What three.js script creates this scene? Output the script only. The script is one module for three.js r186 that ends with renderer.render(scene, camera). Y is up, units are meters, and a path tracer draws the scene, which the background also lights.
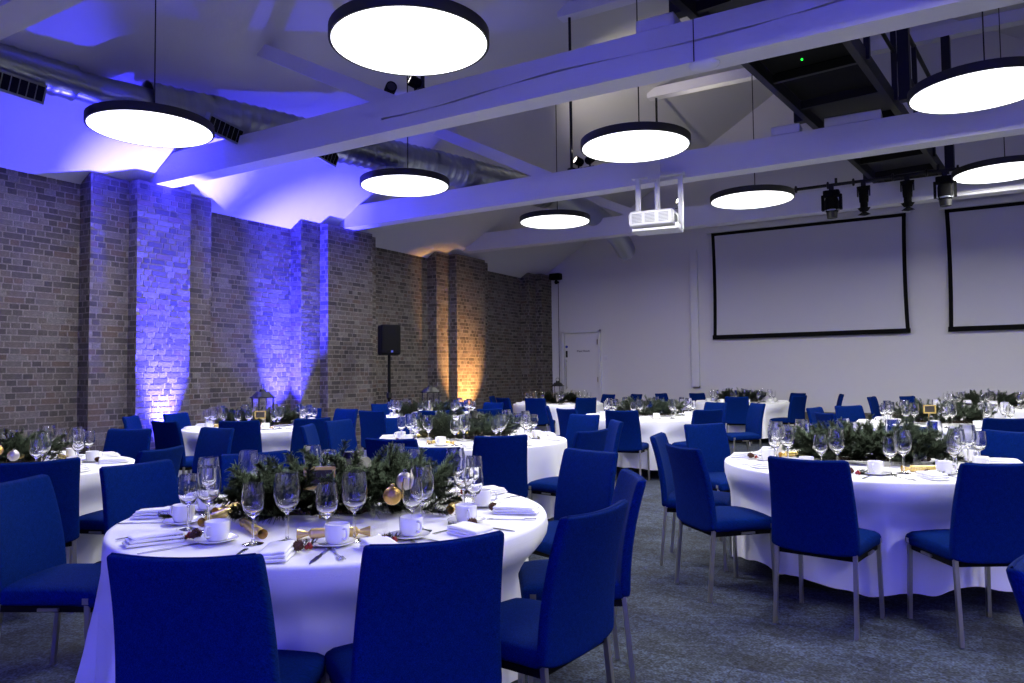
import * as THREE from 'three';
import { mergeGeometries, mergeVertices } from 'three/addons/utils/BufferGeometryUtils.js';
import { RectAreaLightUniformsLib } from 'three/addons/lights/RectAreaLightUniformsLib.js';
import { Brush, Evaluator, SUBTRACTION } from 'three-bvh-csg';

// ------------------------------------------------------------------ renderer, camera, exposure
const renderer = new THREE.WebGLRenderer({ antialias: true });
renderer.toneMapping = THREE.LinearToneMapping;
renderer.toneMappingExposure = 1.0;
renderer.shadowMap.enabled = true;
RectAreaLightUniformsLib.init();
const scene = new THREE.Scene();
scene.background = new THREE.Color(0x000000);
// depth into the room is written d and lies along -z
const V = (x, y, d) => new THREE.Vector3(x, y, -d);
const camera = new THREE.PerspectiveCamera(2 * Math.atan(341.5 / 740) * 180 / Math.PI, 1024 / 683, 0.05, 100);
camera.position.set(0, 1.36, 0);
camera.quaternion.setFromRotationMatrix(new THREE.Matrix4().makeBasis(
  new THREE.Vector3(0.86099, -0.01109, -0.50851), new THREE.Vector3(0.03191, 0.99897, 0.03224), new THREE.Vector3(0.50763, -0.04399, 0.86045)));
scene.add(camera);

// light levels in one place
const LAMP = 45, LAMP_GLOW = 2.2;
const BLUE = new THREE.Color().setRGB(0.038, 0.032, 1.0), AMBER = new THREE.Color().setRGB(1, 0.47, 0.14);

// ------------------------------------------------------------------ helpers
let seed = 7;
const rnd = () => { seed |= 0; seed = seed + 0x6D2B79F5 | 0; let t = Math.imul(seed ^ seed >>> 15, 1 | seed); t = t + Math.imul(t ^ t >>> 7, 61 | t) ^ t; return ((t ^ t >>> 14) >>> 0) / 4294967296; };
const rr = (a, b) => a + (b - a) * rnd();
const taken = {};
const numbered = (n) => { const k = taken[n] = (taken[n] ?? -1) + 1; return k ? `${n}_${String(k).padStart(3, '0')}` : n; };
const lit = (m) => { m.castShadow = m.receiveShadow = true; return m; };
const tag = (o, label, category, group) => { o.userData.label = label; o.userData.category = category; if (group) o.userData.group = group; return o; };
function thing(name, label, category, [x, y, d] = [0, 0, 0], turn = 0, group) {
  const o = new THREE.Group(); o.name = numbered(name); o.position.set(x, y, -d); o.rotation.y = turn; scene.add(o);
  return tag(o, label, category, group);
}
const flat = (g) => { let q = g.index ? g.toNonIndexed() : g; if (!q.attributes.uv) q.setAttribute('uv', new THREE.Float32BufferAttribute(new Float32Array(q.attributes.position.count * 2), 2)); for (const k of Object.keys(q.attributes)) if (!['position', 'normal', 'uv', 'color'].includes(k)) q.deleteAttribute(k); return q; };
const join = (gs) => gs.length === 1 ? gs[0] : mergeGeometries(gs.map(flat));
function part(name, geo, mat, parent) { const m = lit(new THREE.Mesh(Array.isArray(geo) ? join(geo) : geo, mat)); m.name = name; parent.add(m); return m; }
function solo(name, geo, mat, label, category, pos, turn = 0, group) {
  const m = lit(new THREE.Mesh(Array.isArray(geo) ? join(geo) : geo, mat)); m.name = numbered(name); scene.add(m);
  if (pos) m.position.set(pos[0], pos[1], -pos[2]); m.rotation.y = turn; return tag(m, label, category, group);
}
function struct(name, geo, mat, label) { const m = lit(new THREE.Mesh(geo, mat)); m.name = name; m.userData.kind = 'structure'; m.userData.label = label; m.userData.category = name.split('_')[0]; scene.add(m); return m; }
const copy = (o, pos, turn, label, group) => { const c = o.clone(); c.name = numbered(o.name.replace(/_\d\d\d$/, '')); c.userData = { ...o.userData }; c.position.set(pos[0], pos[1], -pos[2]); c.rotation.set(0, turn, 0); if (label) c.userData.label = label; if (group) c.userData.group = group; scene.add(c); return c; };
const box = (w, h, l, x = 0, y = 0, z = 0) => new THREE.BoxGeometry(w, h, l).translate(x, y, z);
const cyl = (r0, r1, h, n = 20, x = 0, y = 0, z = 0) => new THREE.CylinderGeometry(r0, r1, h, n).translate(x, y, z);
const lathe = (pts, n = 28) => new THREE.LatheGeometry(pts.map(([x, y]) => new THREE.Vector2(x, y)), n);
function bar(a, b, w, h) { // square bar between two points; h is its upright size
  const L = a.distanceTo(b), g = new THREE.BoxGeometry(w, h, L), m = new THREE.Matrix4().lookAt(a, b, Math.abs(b.clone().sub(a).normalize().y) > 0.99 ? new THREE.Vector3(1, 0, 0) : new THREE.Vector3(0, 1, 0));
  return g.applyMatrix4(m).translate(...a.clone().lerp(b, 0.5).toArray());
}
const tube = (pts, r, n = 8, seg = 24) => new THREE.TubeGeometry(new THREE.CatmullRomCurve3(pts), seg, r, n);
const rod = (a, b, r, n = 8) => new THREE.TubeGeometry(new THREE.LineCurve3(a, b), 1, r, n);
function puff(w, h, l, r, n = [10, 10, 4], bend) { // rounded, subdivided slab that can be bent
  const g = new THREE.BoxGeometry(2, 2, 2, ...n), p = g.attributes.position, q = new THREE.Vector3(), c = new THREE.Vector3(), uv = [];
  const ease = (t) => Math.sign(t) * (1 - (1 - Math.abs(t)) ** 1.7);
  for (let i = 0; i < p.count; i++) {
    q.set(ease(p.getX(i)) * w / 2, ease(p.getY(i)) * h / 2, ease(p.getZ(i)) * l / 2);
    c.set(THREE.MathUtils.clamp(q.x, r - w / 2, w / 2 - r), THREE.MathUtils.clamp(q.y, r - h / 2, h / 2 - r), THREE.MathUtils.clamp(q.z, r - l / 2, l / 2 - r));
    q.sub(c); if (q.lengthSq() > 1e-12) q.setLength(r); q.add(c); if (bend) bend(q); p.setXYZ(i, q.x, q.y, q.z);
  }
  g.deleteAttribute('normal'); g.deleteAttribute('uv');
  const m = mergeVertices(g, 1e-5); m.computeVertexNormals();
  const mp = m.attributes.position; for (let i = 0; i < mp.count; i++) uv.push(mp.getX(i) + mp.getZ(i) * 0.7, mp.getY(i) + mp.getZ(i) * 0.7);
  m.setAttribute('uv', new THREE.Float32BufferAttribute(uv, 2)); return m;
}
function uvBox(g, s = 1) { // box-projected uv in metres
  const q = g.index ? g.toNonIndexed() : g, p = q.attributes.position, n = q.attributes.normal, uv = [];
  for (let i = 0; i < p.count; i++) { const ax = Math.abs(n.getX(i)), ay = Math.abs(n.getY(i)), az = Math.abs(n.getZ(i)); const x = p.getX(i), y = p.getY(i), z = p.getZ(i);
    if (ay >= ax && ay >= az) uv.push(x * s, z * s); else if (ax >= az) uv.push(z * s, y * s); else uv.push(x * s, y * s); }
  q.setAttribute('uv', new THREE.Float32BufferAttribute(uv, 2)); return q;
}
// ------------------------------------------------------------------ textures and materials
function noiseTex(size, f, srgb, perMetre = 1) { // f(u, v, value noise) -> [r, g, b] in 0..1
  const data = new Uint8Array(size * size * 4), lat = {};
  const hash = (x, y, k) => { const s = Math.sin(x * 127.1 + y * 311.7 + k * 74.7) * 43758.5453; return s - Math.floor(s); };
  const vn = (u, v, n, k = 0) => { const x = u * n, y = v * n, i = Math.floor(x), j = Math.floor(y), a = x - i, b = y - j, s = a * a * (3 - 2 * a), t = b * b * (3 - 2 * b), w = (p, q) => hash((p % n + n) % n, (q % n + n) % n, k); return (w(i, j) * (1 - s) + w(i + 1, j) * s) * (1 - t) + (w(i, j + 1) * (1 - s) + w(i + 1, j + 1) * s) * t; };
  for (let j = 0; j < size; j++) for (let i = 0; i < size; i++) { const c = f(i / size, j / size, vn), o = (j * size + i) * 4; for (let k = 0; k < 3; k++) data[o + k] = Math.max(0, Math.min(255, c[k] * 255)); data[o + 3] = 255; }
  const t = new THREE.DataTexture(data, size, size); t.wrapS = t.wrapT = THREE.RepeatWrapping; t.magFilter = THREE.LinearFilter; t.minFilter = THREE.LinearMipmapLinearFilter; t.generateMipmaps = true; t.repeat.set(perMetre, perMetre);
  if (srgb) t.colorSpace = THREE.SRGBColorSpace; t.needsUpdate = true; return t;
}
const grey = (v) => [v, v, v];
const weave = noiseTex(128, (u, v, n) => grey(0.5 + 0.22 * Math.sin(u * Math.PI * 64) * Math.sin(v * Math.PI * 64) + 0.35 * (n(u, v, 64) - 0.5)), false, 9);
const weaveCol = noiseTex(256, (u, v, n) => grey(0.62 + 0.36 * n(u, v, 128, 3) + 0.05 * n(u, v, 16, 5)), true, 5);
const plasterBump = noiseTex(256, (u, v, n) => grey(0.6 * n(u, v, 32) + 0.3 * n(u, v, 90, 2) + 0.1 * n(u, v, 128, 4)), false, 0.9);
const brickGrain = noiseTex(256, (u, v, n) => grey(0.58 + 0.2 * n(u, v, 100, 1) + 0.16 * n(u, v, 30, 6) + 0.12 * n(u, v, 7, 4)), true, 2.3);
const brickBump = noiseTex(256, (u, v, n) => grey(0.5 * n(u, v, 90, 2) + 0.5 * n(u, v, 28, 8)), false, 2.3);
const carpetCol = noiseTex(512, (u, v, n) => { const a = n(u, v, 190, 1), b = n(u, v, 60, 2), c = n(u, v, 12, 3), k = 0.45 + 0.42 * (a - 0.5) + 0.2 * (b - 0.5) + 0.16 * (c - 0.5); return [k * 0.93, k * 0.99, k * 1.1]; }, true, 0.7);
const carpetBump = noiseTex(256, (u, v, n) => grey(n(u, v, 128, 1) * 0.7 + n(u, v, 50, 2) * 0.3), false, 1.6);
const linenBump = noiseTex(256, (u, v, n) => { const l = (x) => Math.exp(-(((x % 1 + 1) % 1 - 0.5) ** 2) * 9000); return grey(0.35 + 0.12 * n(u, v, 128) + 0.4 * (l(u * 2) + l(v * 2))); }, false, 0.8);
const M_ = (o) => new THREE.MeshStandardMaterial(o), P_ = (o) => new THREE.MeshPhysicalMaterial(o);
const M = {
  plaster: M_({ color: 0xcdcccb, roughness: 0.9, bumpMap: plasterBump, bumpScale: 0.0012 }),
  ceiling: M_({ color: 0xc9c8c6, roughness: 0.92, bumpMap: plasterBump, bumpScale: 0.001 }),
  beam: M_({ color: 0xd2d1d4, roughness: 0.6, bumpMap: plasterBump, bumpScale: 0.002 }),
  white: M_({ color: 0xcdcdd0, roughness: 0.45 }),
  mortar: M_({ color: 0x87807a, roughness: 0.97, map: brickGrain, bumpMap: brickBump, bumpScale: 0.0015 }),
  brick: M_({ color: 0xffffff, roughness: 0.93, map: brickGrain, bumpMap: brickBump, bumpScale: 0.0015, vertexColors: true }),
  carpetBase: M_({ color: 0x6e7788, roughness: 1, map: carpetCol }),
  skirting: M_({ color: 0x58524c, roughness: 0.7 }),
  black: P_({ color: 0x060607, roughness: 0.8, specularIntensity: 0.3 }),
  blackMetal: M_({ color: 0x141416, roughness: 0.5, metalness: 0.3 }),
  rim: M_({ color: 0x1a1a1b, roughness: 0.55 }),
  cable: M_({ color: 0x0c0c0e, roughness: 0.6 }),
  lampGlow: M_({ color: 0xffffff, emissive: 0xffffff, emissiveIntensity: LAMP_GLOW, roughness: 0.8 }),
  galv: M_({ color: 0x9ea3a8, roughness: 0.3, metalness: 0.85 }),
  steel: M_({ color: 0xa8a6a2, roughness: 0.34, metalness: 0.9 }),
  cutlery: M_({ color: 0xd0d0d4, roughness: 0.16, metalness: 1 }),
  fabric: P_({ color: 0x02266f, roughness: 1, specularIntensity: 0.12, map: weaveCol, bumpMap: weave, bumpScale: 0.0008, sheen: 0, sheenColor: new THREE.Color(0x2c6ad0), sheenRoughness: 0.5 }),
  linen: M_({ color: 0xf1f1f3, roughness: 0.85, bumpMap: linenBump, bumpScale: 0.0012 }),
  napkin: M_({ color: 0xf3f3f4, roughness: 0.85 }),
  china: P_({ color: 0xf2f2f0, roughness: 0.2, clearcoat: 0.5, clearcoatRoughness: 0.1 }),
  crystal: P_({ color: 0xffffff, roughness: 0.0, transmission: 1, thickness: 0.01, ior: 1.5 }),
  glass: P_({ color: 0xffffff, roughness: 0.0, transmission: 1, thickness: 0, ior: 1.5 }),
  gold: M_({ color: 0xe3c377, roughness: 0.3, metalness: 0.9 }),
  foil: M_({ color: 0xf0d27c, roughness: 0.24, metalness: 0.55 }),
  silverBall: M_({ color: 0xc6bfb4, roughness: 0.4, metalness: 0.75 }),
  goldBall: M_({ color: 0xd8ae5c, roughness: 0.38, metalness: 0.7 }),
  cone: M_({ color: 0x4b2a1b, roughness: 0.8 }),
  berry: M_({ color: 0x8c1712, roughness: 0.35 }),
  pine: M_({ color: 0xffffff, roughness: 0.75, vertexColors: true }),
  twig: M_({ color: 0x3a2c20, roughness: 0.9 }),
  wax: M_({ color: 0xeee6d2, roughness: 0.5 }),
  lanternMetal: M_({ color: 0x17171a, roughness: 0.5, metalness: 0.4 }),
  screen: M_({ color: 0xbfbfc4, roughness: 0.85 }),
  door: M_({ color: 0xd2d1d0, roughness: 0.55 }),
  blueSign: M_({ color: 0x1d2f9a, roughness: 0.5 }),
  projVent: M_({ color: 0x8d9094, roughness: 0.6 }),
  split: M_({ color: 0x3a3840, roughness: 1 }),
  wood: M_({ color: 0x6d5034, roughness: 0.7 }),
};

// ------------------------------------------------------------------ the room shell
const XL = -9.4, XR = 7.8, XC = -0.8, DB = 17.3, DN = -2.8, EAVE = 3.82, SLOPE = 0.62, RIDGE = EAVE + SLOPE * (XC - XL);
const roofY = (x) => x < XC ? EAVE + SLOPE * (x - XL) : EAVE + SLOPE * (XR - x);
{ // carpeted floor with carpet planks laid in staggered rows
  const f = struct('floor', uvBox(box(XR - XL + 0.6, 0.2, DB - DN + 0.6, (XL + XR) / 2, -0.104, -(DB + DN) / 2)), M.carpetBase, 'dark blue grey speckled carpet tile floor');
  const tones = [0x6e7788, 0x616977, 0x7a8494, 0x69717e].map((c) => M_({ color: c, roughness: 1, map: carpetCol, bumpMap: carpetBump, bumpScale: 0.003 }));
  const variants = [0, 1, 2].map((k) => { const g = uvBox(box(0.998, 0.006, 0.248)); const uv = g.attributes.uv; for (let i = 0; i < uv.count; i++) uv.setXY(i, uv.getX(i) + k * 0.37, uv.getY(i) + k * 0.71); return g; });
  let n = 0;
  for (let j = 0; j < 32; j++) for (let i = 0; i < 9; i++) {
    const x = -4.9 + i + (j % 2 ? 0.5 : 0), d = 1.0 + j * 0.25 + 0.125;
    const cz = 0.5076 * -x * 1 + 0.86045 * d, cx = 0.861 * x + 0.5085 * d; // only planks that can lie in view
    if (cz < 1.2 || Math.abs(cx / cz) > 0.85 || n >= 290) continue;
    const m = part('carpet_plank', variants[n % 3], tones[Math.floor(rnd() * 4)], f); m.position.set(x, -0.003, -d); n++;
  }
}
function gable(name, dFace, outward, label) { // end wall with a pitched top
  const s = new THREE.Shape([[XL - 0.3, -0.1], [XR + 0.3, -0.1], [XR + 0.3, EAVE], [XC, RIDGE + 0.2], [XL - 0.3, EAVE]].map(([x, y]) => new THREE.Vector2(x, y)));
  const g = new THREE.ExtrudeGeometry(s, { depth: 0.3, bevelEnabled: false }); g.translate(0, 0, outward > 0 ? -dFace - 0.3 : -dFace);
  return struct(name, uvBox(g), M.plaster, label);
}
gable('wall_back', DB, 1, 'white painted end wall behind the projection screens');
gable('wall_front', DN, -1, 'white painted end wall behind the viewer');
struct('wall_right', uvBox(box(0.3, EAVE + 0.2, DB - DN, XR + 0.15, EAVE / 2, -(DB + DN) / 2)), M.plaster, 'white painted side wall on the right');
for (const s of [-1, 1]) { // sloping ceilings
  const a = s < 0 ? XL - 0.35 : XR + 0.35, y0 = EAVE - SLOPE * 0.35, t = 0.25;
  const g = new THREE.ExtrudeGeometry(new THREE.Shape([[a, y0], [XC, RIDGE], [XC, RIDGE + t], [a, y0 + t]].map(([x, y]) => new THREE.Vector2(x, y))), { depth: DB - DN + 0.4, bevelEnabled: false });
  g.translate(0, 0, -DB - 0.2); struct(s < 0 ? 'ceiling' : 'ceiling_right', uvBox(g), M.ceiling, s < 0 ? 'white sloping ceiling above the brick wall' : 'white sloping ceiling on the far side of the ridge');
}
struct('baseboard_back', box(XR - XL - 0.5, 0.46, 0.02, (XL + XR) / 2 + 0.25, 0.23, -DB + 0.01), M.skirting, 'grey brown skirting along the white end wall');

// ------------------------------------------------------------------ brick wall with stepped piers
const O1 = 0.24, O2 = 0.42, PIERS = [[1.65, 3.35, 2.1, 2.95], [5.22, 6.97, 5.72, 6.5], [8.70, 10.55, 9.13, 10.25], [12.45, 14.45, 12.93, 14.05], [16.4, DB, 16.75, DB]];
{
  const cores = [box(0.36, EAVE, DB - DN, XL - 0.182, EAVE / 2, -(DB + DN) / 2)], faces = [];
  const P1 = EAVE + 0.12, P2 = EAVE + 0.12;
  let prev = DN;
  for (const [a, b, c, e] of PIERS) {
    cores.push(box(O1, P1, b - a, XL + O1 / 2 - 0.002, P1 / 2, -(a + b) / 2), box(O2, P2, e - c, XL + O2 / 2 - 0.002, P2 / 2, -(c + e) / 2));
    faces.push(['x', XL, prev, a, EAVE], ['x', XL + O1, a, c, P1], ['x', XL + O2, c, e, P2]); if (e < b) faces.push(['x', XL + O1, e, b, P1]);
    faces.push(['n', a, XL, XL + O1, P1], ['n', c, XL + O1, XL + O2, P2]); if (b < DB) faces.push(['f', b, XL, XL + O1, P1], ['f', e, XL + O1, XL + O2, P2]);
    prev = b;
  }
  const wall = struct('wall_left', uvBox(join(cores)), M.mortar, 'old brown brick wall with stepped brick piers');
  const tones = [[0.175, 0.145, 0.125], [0.155, 0.13, 0.115], [0.205, 0.17, 0.148], [0.085, 0.075, 0.072], [0.17, 0.118, 0.096], [0.225, 0.197, 0.176], [0.10, 0.085, 0.078], [0.175, 0.157, 0.142], [0.12, 0.102, 0.092], [0.24, 0.22, 0.2]].map((c) => c.map((v) => v * 0.74));
  const toneMats = tones.map((c) => { const m = M_({ roughness: 0.93, map: brickGrain, bumpMap: brickBump, bumpScale: 0.0015 }); m.color.setRGB(...c); return m; });
  const CH = 0.075, list = [];
  for (const [kind, at, u0, u1, top] of faces) for (let row = 0, y = 0.005; y + 0.06 < top; row++, y += CH) {
    let u = u0 - ((row % 2) ? 0.169 : 0) - rr(0, 0.03), k = Math.floor(rr(0, 2));
    while (u < u1) {
      const L = (k++ % 2 || rnd() < 0.35 ? 0.1 : 0.21) + rr(-0.008, 0.008), a = Math.max(u, u0) + 0.003, b = Math.min(u + L, u1) - 0.003; u += L + 0.013;
      if (b - a < 0.025) continue;
      const h = 0.06 + rr(-0.003, 0.003), yy = y + CH / 2 + rr(-0.002, 0.002), proud = rr(0.0015, 0.0032), c = (a + b) / 2;
      list.push({ kind, p: kind === 'x' ? [at + proud / 2 - 0.004, yy, -c] : [c, yy, -at + (kind === 'n' ? 1 : -1) * (proud / 2 - 0.004)], s: kind === 'x' ? [proud + 0.008, h, b - a] : [b - a, h, proud + 0.008], t: Math.floor(Math.pow(rnd(), 1.15) * tones.length) });
    }
  }
  for (const q of list) { const X = q.p[0], Y = q.p[1] - 1.36, D = -q.p[2], cz = -0.5076 * X + 0.044 * Y + 0.86045 * D, cx = 0.861 * X + 0.5085 * D - 0.011 * Y, cy = 0.0319 * X + 0.999 * Y - 0.0322 * D;
    const face = q.kind === 'x' ? q.s[2] * 9 / 10 * Math.abs(X) : q.kind === 'n' ? q.s[0] * D : 0; // how broadly it shows
    q.rank = (cz > 0.5 && Math.abs(cx / cz) < 0.70 && Math.abs(cy / cz) < 0.47 && Y > -0.75 && q.s[1] > 0) ? face * q.s[1] / cz ** 3 : 0; }
  const order = [...list].sort((a, b) => b.rank - a.rank), unit = uvBox(new THREE.BoxGeometry(1, 1, 1), 0.12);
  order.slice(0, 296).forEach((q) => { const m = part('brick', unit, toneMats[q.t], wall); m.position.set(...q.p); m.scale.set(...q.s); m.rotation.x = 0; q.done = true; });
  const pos = [], nor = [], uv = [], col = [], idx = [];
  for (const q of list) { if (q.done) continue;
    const g = new THREE.BoxGeometry(...q.s), b0 = pos.length / 3, j = rr(0.82, 1.15), c = tones[q.t], o = rr(0, 5);
    const gp = g.attributes.position, gn = g.attributes.normal; for (let i = 0; i < gp.count; i++) { const x = gp.getX(i) + q.p[0], y = gp.getY(i) + q.p[1], z = gp.getZ(i) + q.p[2]; pos.push(x, y, z); nor.push(gn.getX(i), gn.getY(i), gn.getZ(i)); uv.push((q.kind === 'x' ? z : x) + o, y + o); col.push(c[0] * j, c[1] * j, c[2] * j); }
    for (let i = 0; i < g.index.count; i++) idx.push(g.index.getX(i) + b0); }
  const bg = new THREE.BufferGeometry(); bg.setAttribute('position', new THREE.Float32BufferAttribute(pos, 3)); bg.setAttribute('normal', new THREE.Float32BufferAttribute(nor, 3)); bg.setAttribute('uv', new THREE.Float32BufferAttribute(uv, 2)); bg.setAttribute('color', new THREE.Float32BufferAttribute(col, 3)); bg.setIndex(idx);
  const rest = part('brickwork', bg, M.brick, wall); rest.userData.kind = 'stuff';
}

// ------------------------------------------------------------------ roof trusses
const TRUSS = [[2.65, 'white roof truss nearest the viewer, its tie beam cutting the top left corner'], [6.1, 'white roof truss with cracked tie beam crossing the upper picture'], [9.65, 'white roof truss whose tie beam carries the projector'], [13.4, 'white roof truss farthest back, just before the projection screens']];
const TB = 3.93, TT = 4.29, QX = 3.85;
TRUSS.forEach(([d, label], n) => {
  const t = thing('roof_truss', label, 'truss', [XC, 0, d]);
  const rise = n === 3 ? 0.1 : 0, half = XC - XL - 0.12;
  let beam = new THREE.BoxGeometry(half * 2, TT - TB, 0.26, 1, 1, 1); beam.translate(0, (TB + TT) / 2 + rise, 0);
  if (n === 1) { // drying split along the beam's face, cut as a real groove
    const up = [], dn = []; let s0 = seed; seed = 91;
    for (let x = -4.3; x <= 4; x += 0.16) { const y = 4.135 + 0.012 * x + 0.02 * Math.sin(x * 2.1), w = Math.max(0, 0.0065 + 0.006 * Math.sin(x * 5.3 + Math.sin(x * 2))); up.push([x, y + w]); dn.push([x, y - w - 0.0008]); }
    seed = s0;
    const sh = new THREE.Shape([...up, ...dn.reverse()].map(([x, y]) => new THREE.Vector2(x, y))), cut = new THREE.ExtrudeGeometry(sh, { depth: 0.08, bevelEnabled: false }).translate(0, 0, 0.09);
    const A = new Brush(beam), B = new Brush(cut); A.updateMatrixWorld(); B.updateMatrixWorld(); const ev = new Evaluator(); ev.useGroups = false; ev.attributes = ['position', 'normal']; beam = ev.evaluate(A, B, SUBTRACTION).geometry;
  }
  part('tie_beam', uvBox(beam), M.beam, t);
  for (const s of [-1, 1]) {
    const P = (x, y, z = 0) => new THREE.Vector3(s * x, y + rise * 0, z);
    part('rafter', uvBox(bar(P(half + 0.05, EAVE + 0.17), P(0.02, RIDGE + 0.075), 0.2, 0.18)), M.beam, t);
    part('queen_rod', rod(P(QX, TT - 0.02 + rise), P(QX, 6.62), 0.022), M.blackMetal, t);
    part('rod_shoe', cyl(0.06, 0.075, 0.05, 12, s * QX, TT + 0.03 + rise, 0), M.blackMetal, t);
    part('strut', uvBox(bar(P(QX + 0.3, TT - 0.06 + rise), P(QX + 2.45, 5.34), 0.17, 0.16)), M.beam, t);
    part('rafter_foot', uvBox(box(0.16, 0.42, 0.16, s * (half - 0.55), TT + 0.16, 0)), M.beam, t);
  }
  part('straining_beam', uvBox(box(QX * 2 + 0.3, 0.18, 0.2, 0, 6.68, 0)), M.beam, t);
});
// ------------------------------------------------------------------ round pendant lamps
function areaLight(x, y, d, w, I, color = 0xffffff) { const l = new THREE.RectAreaLight(color, I, w, w); l.position.set(x, y, -d); l.rotation.x = -Math.PI / 2; scene.add(l); return l; }
const LAMPS = [[-3.45, 3.87, 4.37, 'large round pendant lamp at the top centre above the nearest table'], [-7.0, 3.91, 4.6, 'round pendant lamp at the left, under the kinked duct'], [-2.93, 3.86, 7.71, 'round pendant lamp left above the projector'], [-6.31, 3.93, 7.87, 'round pendant lamp just behind the cracked beam, before the silver duct'], [-5.74, 3.95, 11.22, 'smallest round pendant lamp, left of the projector'], [0.33, 3.99, 8.25, 'round pendant lamp at the upper right edge before the catwalk rail'], [-2.47, 3.92, 11.31, 'round pendant lamp above the left end of the lighting bar'], [0.72, 4.12, 12.45, 'round pendant lamp at the right edge above the cut-off screen'], [0.1, 4.0, 4.4, 'round pendant lamp over the aisle right of the viewer'],
  ...[[3.6, 0.85, 'beyond the right edge, nearest'], [3.6, 4.4, 'beyond the right edge, second'], [3.7, 8.1, 'beyond the right edge, third'], [3.8, 11.9, 'beyond the right edge, farthest']].map(([x, d, w]) => [x, 3.97, d, `round pendant lamp out of the picture, ${w}`])];
const discGeo = new THREE.CircleGeometry(0.585, 64).rotateX(Math.PI / 2), rimGeo = lathe([[0.585, 0.004], [0.6, 0], [0.605, 0.004], [0.605, 0.086], [0.6, 0.09], [0.0, 0.09]], 64);
LAMPS.forEach(([x, y, d, label]) => {
  const t = thing('pendant_lamp', label, 'lamp', [x, y, d], 0, 'round pendant lamps hung between the trusses');
  part('rim', rimGeo, M.rim, t);
  const g = part('diffuser', discGeo, M.lampGlow, t); g.position.y = 0.002; g.castShadow = false;
  const top = roofY(x) - y;
  part('cable', rod(new THREE.Vector3(0.05, 0.09, 0), new THREE.Vector3(0.05, top, 0), 0.007, 6), M.cable, t);
  areaLight(x, y - 0.012, d, 0.82, LAMP, new THREE.Color().setRGB(1, 0.985, 0.93));
});

// ------------------------------------------------------------------ floor uplighters
function uplighter(x, d, tx, td, color, I, angle, label, ty = 3.9, wash) {
  const y0 = 0.19;
  const t = thing('led_uplighter', label, 'uplighter', [x, 0, d]);
  part('housing', lathe([[0, 0.02], [0.055, 0.02], [0.06, 0.03], [0.06, 0.14], [0.055, 0.15], [0.045, 0.146]], 20), M.black, t);
  part('foot_bracket', [box(0.008, 0.1, 0.03, -0.066, 0.053, 0), box(0.008, 0.1, 0.03, 0.066, 0.053, 0), box(0.14, 0.008, 0.06, 0, 0.004, 0)], M.blackMetal, t);
  const m = M_({ color: 0x111111, emissive: color, emissiveIntensity: 3 });
  const lens = part('lens', new THREE.CircleGeometry(0.046, 20).rotateX(-Math.PI / 2).translate(0, 0.147, 0), m, t); lens.castShadow = false;
  const l = new THREE.SpotLight(color, I, 0, angle, 0.7, 2); l.position.set(x, y0, -d); l.target.position.set(tx, ty, -td); l.castShadow = true; l.shadow.radius = 2; scene.add(l, l.target);
  if (wash) { const w = new THREE.SpotLight(color, wash[0], 0, wash[1], 1, 2); w.position.set(x, y0 + 0.01, -d); w.target.position.set(wash[2], 4.6, -wash[3]); w.castShadow = true; w.shadow.radius = 2; scene.add(w, w.target); } // the beam's wide skirt
}
uplighter(-8.80, 6.1, -9.0, 6.1, BLUE, 3000, 0.34, 'blue floor uplighter at the foot of the nearer lit pier', 2.1, [170, 0.62, -8.2, 5.3]);
uplighter(-8.98, 8.22, -9.3, 8.6, BLUE, 1500, 0.38, 'blue floor uplighter in the corner beside the second pier', 2.2, [110, 0.62, -8.3, 7.6]);
uplighter(-8.2, 13.25, -9.1, 13.25, AMBER, 130, 0.5, 'amber floor uplighter at the foot of the far pier', 1.5);
for (const [x, w] of [[-2, 'left'], [1.5, 'middle'], [5, 'right']]) uplighter(x, DN + 1.3, x, DN, BLUE, 460, 0.6, `blue floor uplighter behind the viewer, ${w} of three`, 3.4);

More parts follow.
